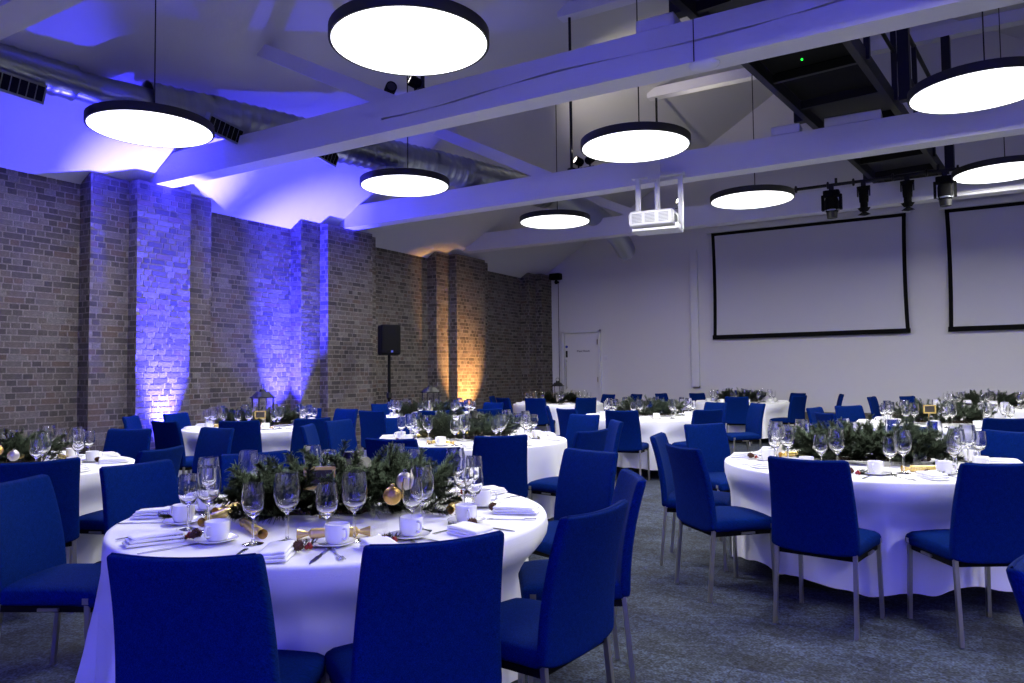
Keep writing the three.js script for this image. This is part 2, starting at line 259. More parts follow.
// ------------------------------------------------------------------ ventilation duct
{
  const t = thing('ventilation_duct', 'galvanised spiral ventilation duct running above the tie beams', 'duct', [0, 0, 0]);
  const Y = 4.53, run = [V(-8.35, Y, -0.4), V(-8.12, Y, 3.0), V(-8.0, Y, 4.35)], run2 = [V(-7.72, Y - 0.06, 5.0), V(-7.46, Y, 6.23), V(-6.93, Y, 8.08), V(-6.42, Y, 9.8), V(-6.06, Y, 11.48)];
  const spiral = (pts, r, seg) => { const c = new THREE.CatmullRomCurve3(pts), g = new THREE.TubeGeometry(c, seg, r, 28), p = g.attributes.position, n = g.attributes.normal; for (let i = 0; i < p.count; i++) { const s = Math.floor(i / 29); const k = s % 5 === 0 ? 0.011 : 0; p.setXYZ(i, p.getX(i) + n.getX(i) * k, p.getY(i) + n.getY(i) * k, p.getZ(i) + n.getZ(i) * k); } g.computeVertexNormals(); return g; };
  part('near_run', spiral(run, 0.18, 120), M.galv, t);
  part('offset_joint', new THREE.TubeGeometry(new THREE.CatmullRomCurve3([V(-8.0, Y, 4.3), V(-7.93, Y - 0.02, 4.6), V(-7.76, Y - 0.05, 4.85), V(-7.7, Y - 0.06, 5.05)]), 20, 0.16, 24), M.galv, t);
  part('long_run', spiral(run2, 0.235, 260), M.galv, t);
  for (const k of [0.12, 0.36, 0.62]) { const c = new THREE.CatmullRomCurve3(run2), q = c.getPointAt(k), tg = c.getTangentAt(k); const g = new THREE.CylinderGeometry(0.25, 0.25, 0.14, 28, 1, true).rotateX(Math.PI / 2); const m = part('coupling', g, M.galv, t); m.position.copy(q); m.lookAt(q.clone().add(tg)); }
  part('end_bend', new THREE.TubeGeometry(new THREE.CatmullRomCurve3([V(-6.06, Y, 11.4), V(-5.95, Y - 0.02, 12.4), V(-5.93, Y - 0.1, 13.6), V(-5.95, Y - 0.32, 14.6), V(-6.0, Y - 0.5, 15.1)]), 30, 0.21, 24), M.galv, t);
  part('end_cap', new THREE.SphereGeometry(0.208, 20, 12).translate(-6.0, Y - 0.5, -15.1), M.galv, t);
  for (const [x, d, a] of [[-7.92, 3.72, 0.08], [-7.3, 5.72, 0.25], [-6.98, 7.05, 0.3]]) {
    const g = part('air_grille', [box(0.06, 0.2, 0.62, 0, 0, 0)], M.galv, t); g.position.set(x, Y - 0.24, -d); g.rotation.set(0, a, -0.35);
    for (let k = 0; k < 7; k++) part('slot', box(0.012, 0.15, 0.07, 0.028, 0, -0.252 + k * 0.084), M.black, g);
  }
}
// ------------------------------------------------------------------ catwalk over the tie beams
{
  const t = thing('catwalk', 'black steel lighting catwalk resting on the tie beams', 'catwalk', [-0.93, TT + 0.125, 9.6], -0.12);
  const L = 9.0, W = 0.92, z0 = L / 2, P = (x, y, z) => new THREE.Vector3(x, y, z);
  for (const s of [-1, 1]) part('edge_channel', box(0.07, 0.16, L, s * W / 2, 0.08, 0), M.blackMetal, t);
  for (let k = 0; k < 9; k++) { part('deck_panel', box(W - 0.1, 0.02, 0.96, 0, 0.13, z0 - 0.5 - k), k % 3 === 1 ? M.rim : M.black, t); part('cross_bearer', box(W - 0.07, 0.09, 0.05, 0, 0.075, z0 - 0.02 - k), M.blackMetal, t); }
  for (const s of [-1, 1]) {
    for (let k = 0; k < 7; k++) part('rail_post', box(0.055, 1.15, 0.055, s * (W / 2 + 0.04), 0.62, z0 - 0.2 - k * 1.42), M.blackMetal, t);
    part('top_rail', rod(P(s * (W / 2 + 0.04), 1.18, -z0), P(s * (W / 2 + 0.04), 1.18, z0), 0.028), M.blackMetal, t);
    part('mid_rail', rod(P(s * (W / 2 + 0.04), 0.62, -z0), P(s * (W / 2 + 0.04), 0.62, z0), 0.022), M.blackMetal, t);
    for (const z of [3.5, -0.05, -3.8]) part('hanger', box(0.12, 2.1, 0.12, s * (W / 2 + 0.13), 1.1, z), M.blackMetal, t);
  }
  part('status_light', new THREE.SphereGeometry(0.012, 8, 6).translate(0.02, 0.0, 2.0), M_({ color: 0x0a200a, emissive: 0x22ff44, emissiveIntensity: 2 }), t);
  const b = [[-2.08, 6.1, 'cracked tie beam, left of the catwalk'], [-1.66, 9.65, 'projector beam, left of the catwalk'], [-0.9, 9.65, 'projector beam, below the catwalk']];
  b.forEach(([x, d, w], i) => solo('packing_block', uvBox(puff(i === 2 ? 0.62 : 0.34, 0.12, 0.24, 0.01, [4, 4, 4])), M.beam, `white painted packing block on the ${w}`, 'block', [x, TT + 0.06, d]));
}
// ------------------------------------------------------------------ lighting bar and its lanterns
{
  const d = 12.6, y = 4.3, t = thing('lighting_bar', 'black lighting bar hung across under the catwalk end', 'lighting bar', [-0.95, y, d]);
  part('pipe', rod(new THREE.Vector3(-1.25, 0, 0), new THREE.Vector3(1.35, 0, 0), 0.025, 12), M.blackMetal, t);
  for (const x of [-1.1, -0.62, -0.25, 0.3, 0.75, 1.15]) part('clamp', new THREE.TorusGeometry(0.045, 0.016, 8, 16).rotateY(Math.PI / 2).translate(x, 0, 0), M.blackMetal, t);
  for (const x of [-0.5, 0.9]) part('drop_rod', rod(new THREE.Vector3(x, 0, 0), new THREE.Vector3(x, 0.1, 0), 0.02, 8), M.blackMetal, t);
  const where = ['leftmost moving head stage light on the lighting bar', 'slim profile spotlight second from left on the lighting bar', 'slim profile spotlight third from left on the lighting bar', 'moving head stage light at the right end of the lighting bar'];
  [[-1.52, 0], [-1.06, 1], [-0.46, 1], [0.03, 0]].forEach(([x, k], i) => {
    const s = thing('stage_light', where[i], 'spotlight', [x, y - 0.02, d], 0, 'stage lights on the lighting bar');
    part('hook_clamp', [box(0.07, 0.09, 0.04, 0, -0.03, 0.0)], M.blackMetal, s);
    if (!k) {
      part('base', puff(0.24, 0.1, 0.2, 0.02, [4, 4, 4]).translate(0, -0.12, 0), M.black, s);
      for (const q of [-1, 1]) part('yoke_arm', box(0.04, 0.24, 0.1, q * 0.13, -0.26, 0), M.black, s);
      const hd = part('head', puff(0.2, 0.26, 0.2, 0.06, [6, 6, 6]).translate(0, -0.3, 0), M.black, s);
      part('lens_ring', new THREE.CylinderGeometry(0.085, 0.075, 0.1, 20).translate(0, -0.46, 0), M.blackMetal, hd);
      part('trim_band', new THREE.TorusGeometry(0.098, 0.014, 8, 24).rotateX(Math.PI / 2).translate(0, -0.39, 0), M_({ color: 0x8b8f9a, roughness: 0.3, metalness: 0.6 }), hd);
    } else {
      part('yoke', [box(0.02, 0.16, 0.03, -0.085, -0.14, 0), box(0.02, 0.16, 0.03, 0.085, -0.14, 0), box(0.19, 0.02, 0.03, 0, -0.07, 0)], M.blackMetal, s);
      const bd = part('body', [cyl(0.075, 0.065, 0.22, 16, 0, -0.2, 0), cyl(0.1, 0.075, 0.05, 16, 0, -0.1, 0)], M.black, s);
      part('lens_tube', [cyl(0.055, 0.055, 0.12, 16, 0, -0.36, 0), cyl(0.095, 0.055, 0.06, 4, 0, -0.43, 0), cyl(0.02, 0.095, 0.05, 4, 0, -0.485, 0)], M.black, bd);
    }
  });
}
// small adjustable spots standing on the tie beams
[[-5.05, 6.1, 0, 'small black spot on the cracked beam, turned away, beside the iron rod'], [-4.72, 6.1, 1, 'small lit spot on the cracked beam, right of its twin'], [-4.52, 9.65, 1, 'small lit spot on the projector beam beside the rod'], [-4.34, 9.65, 0, 'small black spot on the projector beam, right of the lit one'], [-4.22, 13.4, 1, 'small lit spot on the farthest beam beside the projector']].forEach(([x, d, on, label]) => {
  const t = thing('beam_spot', label, 'spotlight', [x, TT + (d > 13 ? 0.1 : 0), d], 0, 'small spots on the tie beams');
  part('base', box(0.16, 0.02, 0.1, 0, 0.01, 0.04), M.black, t); part('stem', cyl(0.012, 0.012, 0.08, 8, 0, 0.05, 0.04), M.black, t);
  const h = part('head', lathe([[0, -0.07], [0.045, -0.07], [0.06, -0.05], [0.06, 0.06], [0.052, 0.07], [0.048, 0.055]], 20), M.black, t); h.position.set(0, 0.13, 0.04); h.rotation.set(on ? 1.2 : 1.4, 0, on ? 0.5 : -0.9);
  part('lens', new THREE.CircleGeometry(0.047, 20).rotateX(-Math.PI / 2).translate(0, 0.057, 0), on ? M_({ color: 0xffffff, emissive: 0xfff4e0, emissiveIntensity: 3 }) : M.rim, h);
});
for (const [x, d, tx, td, I] of [[-4.72, 6.1, -5.4, 6.1, 3], [-4.52, 9.65, -4.85, 13.07, 30], [-4.22, 13.4, -3.2, 13.55, 18]]) { const l = new THREE.SpotLight(new THREE.Color().setRGB(1, 0.9, 0.78), I, 0, 0.5, 0.8, 2); l.position.set(x - 0.03, TT + 0.24, -d + 0.09); l.target.position.set(tx, 6.9, -td); l.castShadow = true; l.shadow.radius = 2; scene.add(l, l.target); }

{ const t = thing('beam_sensor', 'white half-round sensor under the cracked tie beam', 'sensor', [-1.68, TB, 6.06]);
  part('cap', new THREE.SphereGeometry(0.13, 24, 10, 0, Math.PI * 2, Math.PI / 2, Math.PI / 2).scale(1, 0.45, 0.8), M.white, t); part('cable', box(0.008, TT - TB, 0.006, -0.06, (TT - TB) / 2, 0.094), M.rim, t); }
// ------------------------------------------------------------------ projector
{
  const t = thing('projector', 'white projector hanging in a cradle below the tie beam', 'projector', [-3.29, 3.18, 9.35], 0.12);
  const b = part('body', puff(0.58, 0.2, 0.4, 0.03, [8, 6, 6]).translate(-0.02, 0.2, 0), M.white, t);
  for (const x of [-0.2, -0.03, 0.15]) part('vent', [...Array(7)].map((_, k) => box(0.13, 0.009, 0.012, x, 0.145 + k * 0.018, 0.198)), M.projVent, b);
  part('side_vent', [...Array(6)].map((_, k) => box(0.012, 0.009, 0.22, 0.268, 0.15 + k * 0.018, 0)), M.projVent, b);
  part('cradle', [box(0.6, 0.03, 0.36, 0.02, 0.055, -0.02), box(0.035, 0.07, 0.36, 0.31, 0.08, -0.02)], M.white, t);
  for (const [x, z] of [[-0.24, -0.06], [0.32, -0.1]]) part('cradle_arm', box(0.06, 0.75, 0.05, x, 0.44, z), M.white, t);
  part('drop_pole', [cyl(0.035, 0.035, 0.5, 12, 0.02, 0.52, -0.06), box(0.14, 0.04, 0.14, 0.02, 0.31, -0.04)], M.white, t);
  part('beam_plate', [box(0.16, 0.3, 0.02, 0.02, 0.85, 0.145), box(0.7, 0.03, 0.1, 0.03, 0.8, -0.06)], M.beam, t);
}
// ------------------------------------------------------------------ projection screens, door, fittings on the end wall
function wallScreen(x0, x1, y0, y1, label) {
  const w = x1 - x0, h = y1 - y0, t = thing('projection_screen', label, 'screen', [(x0 + x1) / 2, y0, DB - 0.1], 0, 'projection screens on the end wall');
  part('fabric', box(w - 0.14, h - 0.14, 0.01, 0, h / 2, 0), M.screen, t);
  const side = (s) => { const sh = new THREE.Shape(); const o = s * w / 2; sh.moveTo(o, 0.05); sh.quadraticCurveTo(o - s * 0.04, h / 2, o, h); sh.lineTo(o - s * 0.075, h); sh.quadraticCurveTo(o - s * 0.115, h / 2, o - s * 0.075, 0.05); return new THREE.ExtrudeGeometry(sh, { depth: 0.014, bevelEnabled: false, curveSegments: 12 }).translate(0, 0, -0.005); };
  for (const s of [-1, 1]) part('side_border', side(s), M.black, t);
  part('top_border', box(w, 0.075, 0.014, 0, h - 0.037, 0.002), M.black, t);
  part('bottom_bar', box(w + 0.03, 0.1, 0.03, 0, 0.03, 0.004), M.black, t);
  part('casing', puff(w + 0.2, 0.13, 0.15, 0.02, [6, 4, 4]).translate(0, h + 0.06, 0), M.white, t);
}
wallScreen(-4.7, -0.67, 2.13, 4.6, 'projection screen seen whole, left of the other on the white wall');
wallScreen(0.02, 4.05, 2.13, 4.58, 'projection screen cut off by the right picture edge');
{
  const d = struct('door_1', box(0.94, 2.38, 0.05, -8.12, 1.19, -DB + 0.025), M.door, 'white flush door in the end wall beside the brick wall');
  part('door_frame', [box(0.06, 2.46, 0.08, -8.63, 1.23, -DB + 0.035), box(0.06, 2.46, 0.08, -7.61, 1.23, -DB + 0.035), box(1.08, 0.06, 0.08, -8.12, 2.43, -DB + 0.035)], M.white, d);
  part('pull_handle', [rod(new THREE.Vector3(-8.53, 0.95, -DB + 0.1), new THREE.Vector3(-8.53, 1.72, -DB + 0.1), 0.014), box(0.02, 0.02, 0.06, -8.53, 1.0, -DB + 0.07), box(0.02, 0.02, 0.06, -8.53, 1.68, -DB + 0.07)], M.steel, d);
  part('lock_plate', box(0.05, 0.17, 0.012, -8.53, 1.86, -DB + 0.056), M.blackMetal, d);
  part('blue_notice', cyl(0.035, 0.035, 0.008, 16).rotateX(Math.PI / 2).translate(-8.53, 2.05, -DB + 0.056), M.blueSign, d);
  for (const y of [0.5, 1.2, 2.15]) part('hinge', box(0.025, 0.13, 0.03, -7.66, y, -DB + 0.065), M.steel, d);
  const c = document.createElement('canvas'); c.width = 256; c.height = 48; const k = c.getContext('2d'); k.fillStyle = '#cfcecd'; k.fillRect(0, 0, 256, 48); k.fillStyle = '#26252a'; k.font = 'bold 38px sans-serif'; k.textAlign = 'center'; k.textBaseline = 'middle'; k.fillText('Plant Room', 128, 25);
  const tx = new THREE.CanvasTexture(c); tx.colorSpace = THREE.SRGBColorSpace;
  part('sign', new THREE.PlaneGeometry(0.44, 0.083).translate(-8.06, 1.93, -DB + 0.0515), M_({ map: tx, roughness: 0.6 }), d);
}
{
  const t = thing('wall_trunking', 'white vertical trunking on the end wall left of the screen', 'trunking', [-5.16, 1.02, DB - 0.02]);
  part('channel', puff(0.19, 3.25, 0.1, 0.012, [4, 8, 4]).translate(0, 1.62, 0), M.white, t); part('joint', box(0.2, 0.02, 0.104, 0, 2.0, 0), M.plaster, t); part('outlet', box(0.15, 0.05, 0.08, 0.02, -0.01, 0), M.skirting, t);
  solo('wall_switch', puff(0.09, 0.09, 0.02, 0.006, [4, 4, 2]), M.white, 'small white switch on the end wall right of the door', 'switch', [-7.45, 1.75, DB - 0.01]);
  const s = thing('corner_speaker', 'small black loudspeaker high on the end wall in the corner', 'speaker', [-8.79, 3.75, DB - 0.12]);
  part('cabinet', puff(0.3, 0.17, 0.2, 0.02, [4, 4, 4]).translate(0, 0.14, 0), M.black, s); part('bracket', [box(0.05, 0.12, 0.05, 0, 0.01, -0.03), box(0.09, 0.05, 0.1, 0, 0.0, -0.06)], M.black, s);
  const q = part('cable', rod(new THREE.Vector3(0.02, 0.02, -0.105), new THREE.Vector3(0.02, -3.3, -0.105), 0.008, 6), M.cable, s);
}
{ // loudspeaker on its pole, in front of the brick wall
  const t = thing('speaker_stand', 'black pole stand with square base carrying the loudspeaker', 'stand', [-8.3, 0, 9.9]);
  part('pole', [cyl(0.035, 0.035, 1.0, 14, 0, 0.52, 0), cyl(0.026, 0.026, 0.75, 14, 0, 1.36, 0)], M.black, t); part('collar', cyl(0.05, 0.05, 0.08, 14, 0, 1.02, 0), M.blackMetal, t); part('base_plate', puff(0.5, 0.03, 0.5, 0.01, [4, 4, 4]).translate(0, 0.015, 0), M.black, t);
  const s = thing('loudspeaker', 'black loudspeaker on a pole before the brick wall', 'speaker', [-8.3, 1.7, 9.9], 0.95);
  const c = part('cabinet', puff(0.34, 0.52, 0.3, 0.03, [6, 6, 6]).translate(0, 0.27, 0), M.black, s); part('grille', puff(0.3, 0.46, 0.02, 0.008, [4, 4, 2]).translate(0, 0.28, 0.15), M.black, c); part('badge', box(0.035, 0.035, 0.006, 0.01, 0.07, 0.163), M_({ color: 0x5560c0, roughness: 0.3 }), c);
}

// ------------------------------------------------------------------ banquet chairs
const CH_SEAT = 0.24; // seat centre to back, used to place chairs by their backs
function makeChair() {
  const t = thing('banquet_chair', '', 'chair');
  // local +z is the way the sitter faces
  part('seat', puff(0.455, 0.078, 0.445, 0.036, [12, 6, 12], (q) => { q.y += 0.014 * (1 - (q.x / 0.23) ** 2) - (q.z > 0.06 ? (q.z - 0.06) ** 2 * 0.55 : 0); }).translate(0, 0.438, 0.01), M.fabric, t);
  const back = part('backrest', puff(0.46, 0.5, 0.046, 0.02, [14, 14, 4], (q) => { const k = (q.y + 0.25) / 0.5, e = (q.x / 0.23) ** 2; q.x *= 1 - 0.1 * k; q.z += -0.085 * k * k - 0.012 * k + 0.024 * e * (0.4 + 0.6 * k); q.y += 0.008 * e * k + 0.026 * e * e * (1 - k); }).translate(0, 0.648, -0.215), M.fabric, t);
  part('seam', tube([-1, -0.5, 0, 0.5, 1].map((s) => new THREE.Vector3(s * 0.192, 0.896 + 0.007 * s * s, -0.315 + 0.02 * s * s)), 0.004, 6, 12), M.fabric, back);
  part('seat_frame', [box(0.42, 0.026, 0.4, 0, 0.392, 0)], M.black, t);
  for (const s of [-1, 1]) {
    part('leg', [bar(new THREE.Vector3(s * 0.212, 0.42, 0.186), new THREE.Vector3(s * 0.218, 0.002, 0.2), 0.02, 0.02), box(0.044, 0.026, 0.026, s * 0.206, 0.428, 0.184)], M.steel, t);
    part('leg', bar(new THREE.Vector3(s * 0.2, 0.42, -0.2), new THREE.Vector3(s * 0.208, 0.002, -0.24), 0.02, 0.02), M.steel, t);
    part('frame_bracket', box(0.01, 0.012, 0.09, s * 0.218, 0.392, 0.02), M.steel, t);
  }
  return t;
}
const TABLES = { 1: [-2.36, 2.47], 2: [-0.48, 5.46], 3: [-5.75, 2.58], 4: [-3.92, 5.82], 5: [-7.3, 6.31], 6: [-3.63, 9.88], 7: [-3.61, 15.13], 8: [-0.07, 9.54], 9: [0.55, 13.9], 10: [-6.95, 13.61], 11: [-6.61, 8.82] };
const TD = { 1: 'nearest table', 2: 'right foreground table', 3: 'left-edge table', 4: 'table behind the nearest one', 5: 'table by the blue-lit piers', 6: 'middle table before the trunking', 7: 'far table below the whole screen', 8: 'second table back on the right', 9: 'far table below the cut-off screen', 10: 'far table before the white door', 11: 'table by the amber-lit pier' };
const CHAIRS = [
  [1, -1.72, 1.26, 'back to viewer, left of two in front'], [1, -1.27, 1.70, 'back to viewer, right of two in front'], [1, -1.06, 2.32, 'large turned back, at the front right corner'], [1, -1.26, 3.17, 'partly hidden behind the front right one, right side'], [1, -1.85, 4.03, 'facing viewer, far right'], [1, -3.66, 1.77, 'cut by the left picture edge, seat showing'], [1, -3.77, 2.42, 'facing right, beside the folded napkins on the left'], [1, -3.62, 3.08, 'behind the garland, far left'], [1, -2.84, 3.78, 'behind the garland, far centre'],
  [2, -0.64, 4.13, 'back to viewer, left of two in front'], [2, 0.20, 4.36, 'back to viewer, right of two in front'], [2, -1.44, 4.52, 'sideways with seat showing, near left'], [2, -1.88, 6.5, 'facing viewer, far left'], [2, -1.86, 5.27, 'narrow sideways one at the left side'], [2, -0.28, 6.78, 'behind the garland, far side'], [2, 0.38, 6.50, 'facing viewer at the far right by the picture edge'],
  [3, -4.52, 2.28, 'back to viewer at the left picture edge'], [3, -4.45, 3.02, 'dark turned back at the right side'], [3, -6.40, 4.03, 'facing viewer, far side'], [3, -5.72, 4.44, 'sideways, pushed back on the far right'],
  [4, -3.50, 4.21, 'back to viewer, front left'], [4, -2.92, 4.74, 'back to viewer, large, front right'], [4, -2.50, 5.46, 'turned back at the right side'], [4, -2.76, 6.62, 'narrow sideways one at the far right'], [4, -3.50, 7.49, 'facing viewer, pushed back on the far side'], [4, -4.95, 6.16, 'behind wine glasses, far left'], [4, -5.43, 5.82, 'facing viewer at the left side'], [4, -5.23, 5.06, 'narrow sideways one at the near left'],
  [5, -6.48, 5.30, 'back to viewer, front centre'], [5, -6.10, 5.93, 'back to viewer, front right'], [5, -7.20, 4.93, 'back to viewer, front left'], [5, -8.52, 5.40, 'sideways at the near left by the wall'], [5, -8.60, 6.02, 'in front of the lit pier, left side'], [5, -8.55, 6.95, 'behind the lantern, far left'], [5, -7.91, 7.63, 'facing viewer, far side'], [5, -7.20, 7.69, 'facing viewer, far right'],
  [6, -3.47, 8.49, 'back to viewer, front centre'], [6, -4.30, 8.65, 'back to viewer, front left'], [6, -2.54, 9.00, 'back to viewer, front right'], [6, -2.44, 10.96, 'sideways with seat showing, right side'], [6, -4.89, 9.27, 'left side, partly hidden'], [6, -3.90, 11.25, 'facing viewer, far side'], [6, -2.98, 11.12, 'facing viewer, far right'],
  [7, -3.36, 13.75, 'back to viewer, front centre'], [7, -2.40, 14.42, 'back to viewer, front right'], [7, -2.70, 16.20, 'facing viewer, far right'], [7, -3.95, 16.49, 'facing viewer, far centre'], [7, -4.74, 15.95, 'facing viewer, far left'], [7, -5.44, 15.60, 'pushed back at the left'], [7, -1.82, 15.60, 'pushed back at the right'],
  [8, -1.17, 8.68, 'back to viewer, near left'], [8, -1.42, 9.91, 'sideways, left side'], [8, -1.19, 10.38, 'facing viewer, far left'], [8, 0.45, 8.24, 'back to viewer, front right edge'],
  [9, -1.09, 14.20, 'sideways, pushed back at the left'], [9, -0.73, 14.46, 'facing viewer, far left'],
  [10, -6.71, 12.23, 'back to viewer, front centre'], [10, -5.88, 12.71, 'back to viewer, front right'], [10, -6.26, 14.83, 'facing viewer, far right'], [10, -5.85, 15.00, 'pushed back, far right'], [10, -7.48, 12.31, 'back to viewer, front left'], [10, -8.29, 13.21, 'left side by the brick wall'],
  [11, -5.73, 7.73, 'back to viewer, front centre'], [11, -5.29, 8.36, 'back to viewer, front right'], [11, -6.52, 7.42, 'back to viewer, front left'], [11, -7.93, 9.30, 'facing viewer, far left'], [11, -7.07, 10.14, 'facing viewer, far centre'], [11, -6.40, 10.20, 'facing viewer, far right'],
];
const chair0 = makeChair();
const seatLines = {}; // per table: [direction angle, distance of the seat's front edge, half width]
const spots = CHAIRS.map(([n, x, d]) => { const [tx, td] = TABLES[n], r0 = Math.hypot(x - tx, d - td), k = (Math.max(r0, n < 3 ? 1.31 : 1.35) - 0.28) / r0; return [n, tx + (x - tx) * k, td + (d - td) * k]; });
for (let pass = 0; pass < 40; pass++) for (let i = 0; i < spots.length; i++) for (let j = i + 1; j < spots.length; j++) { // neighbours keep elbow room
  const a = spots[i], b = spots[j], dx = b[1] - a[1], dd = b[2] - a[2], q = Math.hypot(dx, dd), want = a[0] < 3 ? 0.52 : 0.57; if (q >= want) continue; const k = (want - q) / 2 / q; a[1] -= dx * k; a[2] -= dd * k; b[1] += dx * k; b[2] += dd * k; }
spots.forEach(([n, px, pd], i) => {
  const [tx, td] = TABLES[n], dx = px - tx, dd = pd - td, turn = Math.atan2(-dx, dd) + (i > 8 ? rr(-0.06, 0.06) : 0);
  (seatLines[n] ??= []).push([Math.atan2(dd, dx), Math.hypot(dx, dd) - 0.235, 0.25]);
  const label = `blue chair, ${CHAIRS[i][3]}, ${TD[n]}`;
  if (!i) { chair0.position.set(px, 0, -pd); chair0.rotation.y = turn; chair0.userData.label = label; chair0.userData.group = 'blue banquet chairs'; } else copy(chair0, [px, 0, pd], turn, label, 'blue banquet chairs');
});
copy(chair0, [0.45, 0, 2.15], 1.25, 'blue chair cut by the right picture edge in the foreground', 'blue banquet chairs');

// ------------------------------------------------------------------ round tables and their cloths
function clothGeo(n) {
  const R0 = 0.915, SEG = 200, pos = [], idx = [], uv = [], prof = []; let s0 = seed; seed = 100 + n * 17;
  for (let k = 0; k <= 6; k++) prof.push([k / 6 * 0.9, 0, 0]);
  prof.push([R0 + 0.002, -0.004, 0], [R0 + 0.008, -0.014, 0.0]);
  for (let k = 1; k <= 16; k++) prof.push([R0 + 0.009, -0.014 - 0.615 * k / 16, k / 16]);
  const ph = [rr(0, 6), rr(0, 6), rr(0, 6)], f = [11, 17, 29]; seed = s0;
  prof.forEach(([r, y, t]) => { for (let i = 0; i < SEG; i++) {
    const a = i / SEG * Math.PI * 2; let q = r, yy = y;
    if (t > 0) {
      const w = Math.sin(f[0] * a + ph[0]) * 0.5 + Math.sin(f[1] * a + ph[1] + 0.6 * Math.sin(3 * a)) * 0.45 + Math.sin(f[2] * a + ph[2]) * 0.18;
      q += t * (0.022 + 0.1 * w * (0.45 + 0.55 * t)); yy += t * (0.02 * Math.sin(4 * a + ph[2]) + 0.018 * w);
      for (const [ang, dist, hw] of seatLines[n] ?? []) { let e = Math.abs(((a - ang) % (2 * Math.PI) + 3 * Math.PI) % (2 * Math.PI) - Math.PI); if (e > 1) continue; const lat = Math.tan(e) * dist, lim = dist / Math.cos(e) - 0.015, soft = THREE.MathUtils.smoothstep(lat, hw, hw + 0.12), down = THREE.MathUtils.smoothstep(t, 0.08, 0.36); if (q > lim) q += (lim - q) * (1 - soft) * down; }
    }
    pos.push(q * Math.cos(a), yy, -q * Math.sin(a)); uv.push(t > 0 ? a * R0 : q * Math.cos(a), t > 0 ? yy : q * Math.sin(a));
  } });
  for (let k = 0; k < prof.length - 1; k++) for (let i = 0; i < SEG; i++) { const a = k * SEG + i, b = k * SEG + (i + 1) % SEG, c = a + SEG, e = b + SEG; idx.push(a, c, b, b, c, e); }
  const g = new THREE.BufferGeometry(); g.setAttribute('position', new THREE.Float32BufferAttribute(pos, 3)); g.setAttribute('uv', new THREE.Float32BufferAttribute(uv, 2)); g.setIndex(idx); g.computeVertexNormals(); return g;
}
const TOP = 0.75;
for (const n of Object.keys(TABLES)) {
  const [x, d] = TABLES[n], t = thing('round_table', `round banquet table hidden under its cloth, the ${TD[n]}`, 'table', [x, 0, d], 0, 'round banquet tables');
  part('table_top', cyl(0.9, 0.9, 0.025, 48, 0, TOP - 0.018, 0), M.wood, t);
  for (let k = 0; k < 4; k++) { const a = k * Math.PI / 2 + 0.4; part('leg', rod(new THREE.Vector3(0.42 * Math.cos(a), 0, 0.42 * Math.sin(a)), new THREE.Vector3(0.36 * Math.cos(a), TOP - 0.03, 0.36 * Math.sin(a)), 0.016), M.blackMetal, t); }
  solo('tablecloth', clothGeo(+n), M.linen, `white cloth draped over the ${TD[n]}`, 'tablecloth', [x, TOP, d], 0, 'white round tablecloths');
}

// ------------------------------------------------------------------ greenery, lanterns and trinkets
function needles(list, R, tint, W = 0.0017) { // a pine sprig along a curve of points: three-sided needles
  const pos = [], nor = [], col = [];
  for (const { base, dir, len, n } of list) {
    const side = new THREE.Vector3(rnd() - 0.5, rnd() - 0.5, rnd() - 0.5).cross(dir).normalize(), up = side.clone().cross(dir), shade = rr(0.75, 1.25);
    for (let k = 0; k < n; k++) {
      const t = (k + rnd()) / n, a = rr(0, 6.28), o = base.clone().addScaledVector(dir, len * t), v = dir.clone().multiplyScalar(rr(0.5, 0.9)).addScaledVector(side, Math.cos(a)).addScaledVector(up, Math.sin(a)).normalize(), L = R * rr(0.75, 1.2) * (1.1 - 0.5 * t), w = W;
      const e1 = new THREE.Vector3(v.y, v.z, v.x).cross(v).normalize(), e2 = e1.clone().cross(v), tip = o.clone().addScaledVector(v, L), j = shade * rr(0.8, 1.2), c = [tint[0] * j, tint[1] * j, tint[2] * j];
      const ring = [0, 2.09, 4.19].map((q) => e1.clone().multiplyScalar(Math.cos(q)).addScaledVector(e2, Math.sin(q)));
      for (let q = 0; q < 3; q++) { const r1 = ring[q], r2 = ring[(q + 1) % 3], nn = r1.clone().add(r2).normalize(); for (const [pt, m] of [[o, r1], [o, r2], [tip, null]]) { const z = m ? pt.clone().addScaledVector(m, w) : pt; pos.push(z.x, z.y, z.z); nor.push(nn.x, nn.y, nn.z); col.push(...c); } }
    }
  }
  const g = new THREE.BufferGeometry(); g.setAttribute('position', new THREE.Float32BufferAttribute(pos, 3)); g.setAttribute('normal', new THREE.Float32BufferAttribute(nor, 3)); g.setAttribute('color', new THREE.Float32BufferAttribute(col, 3)); return g;
}
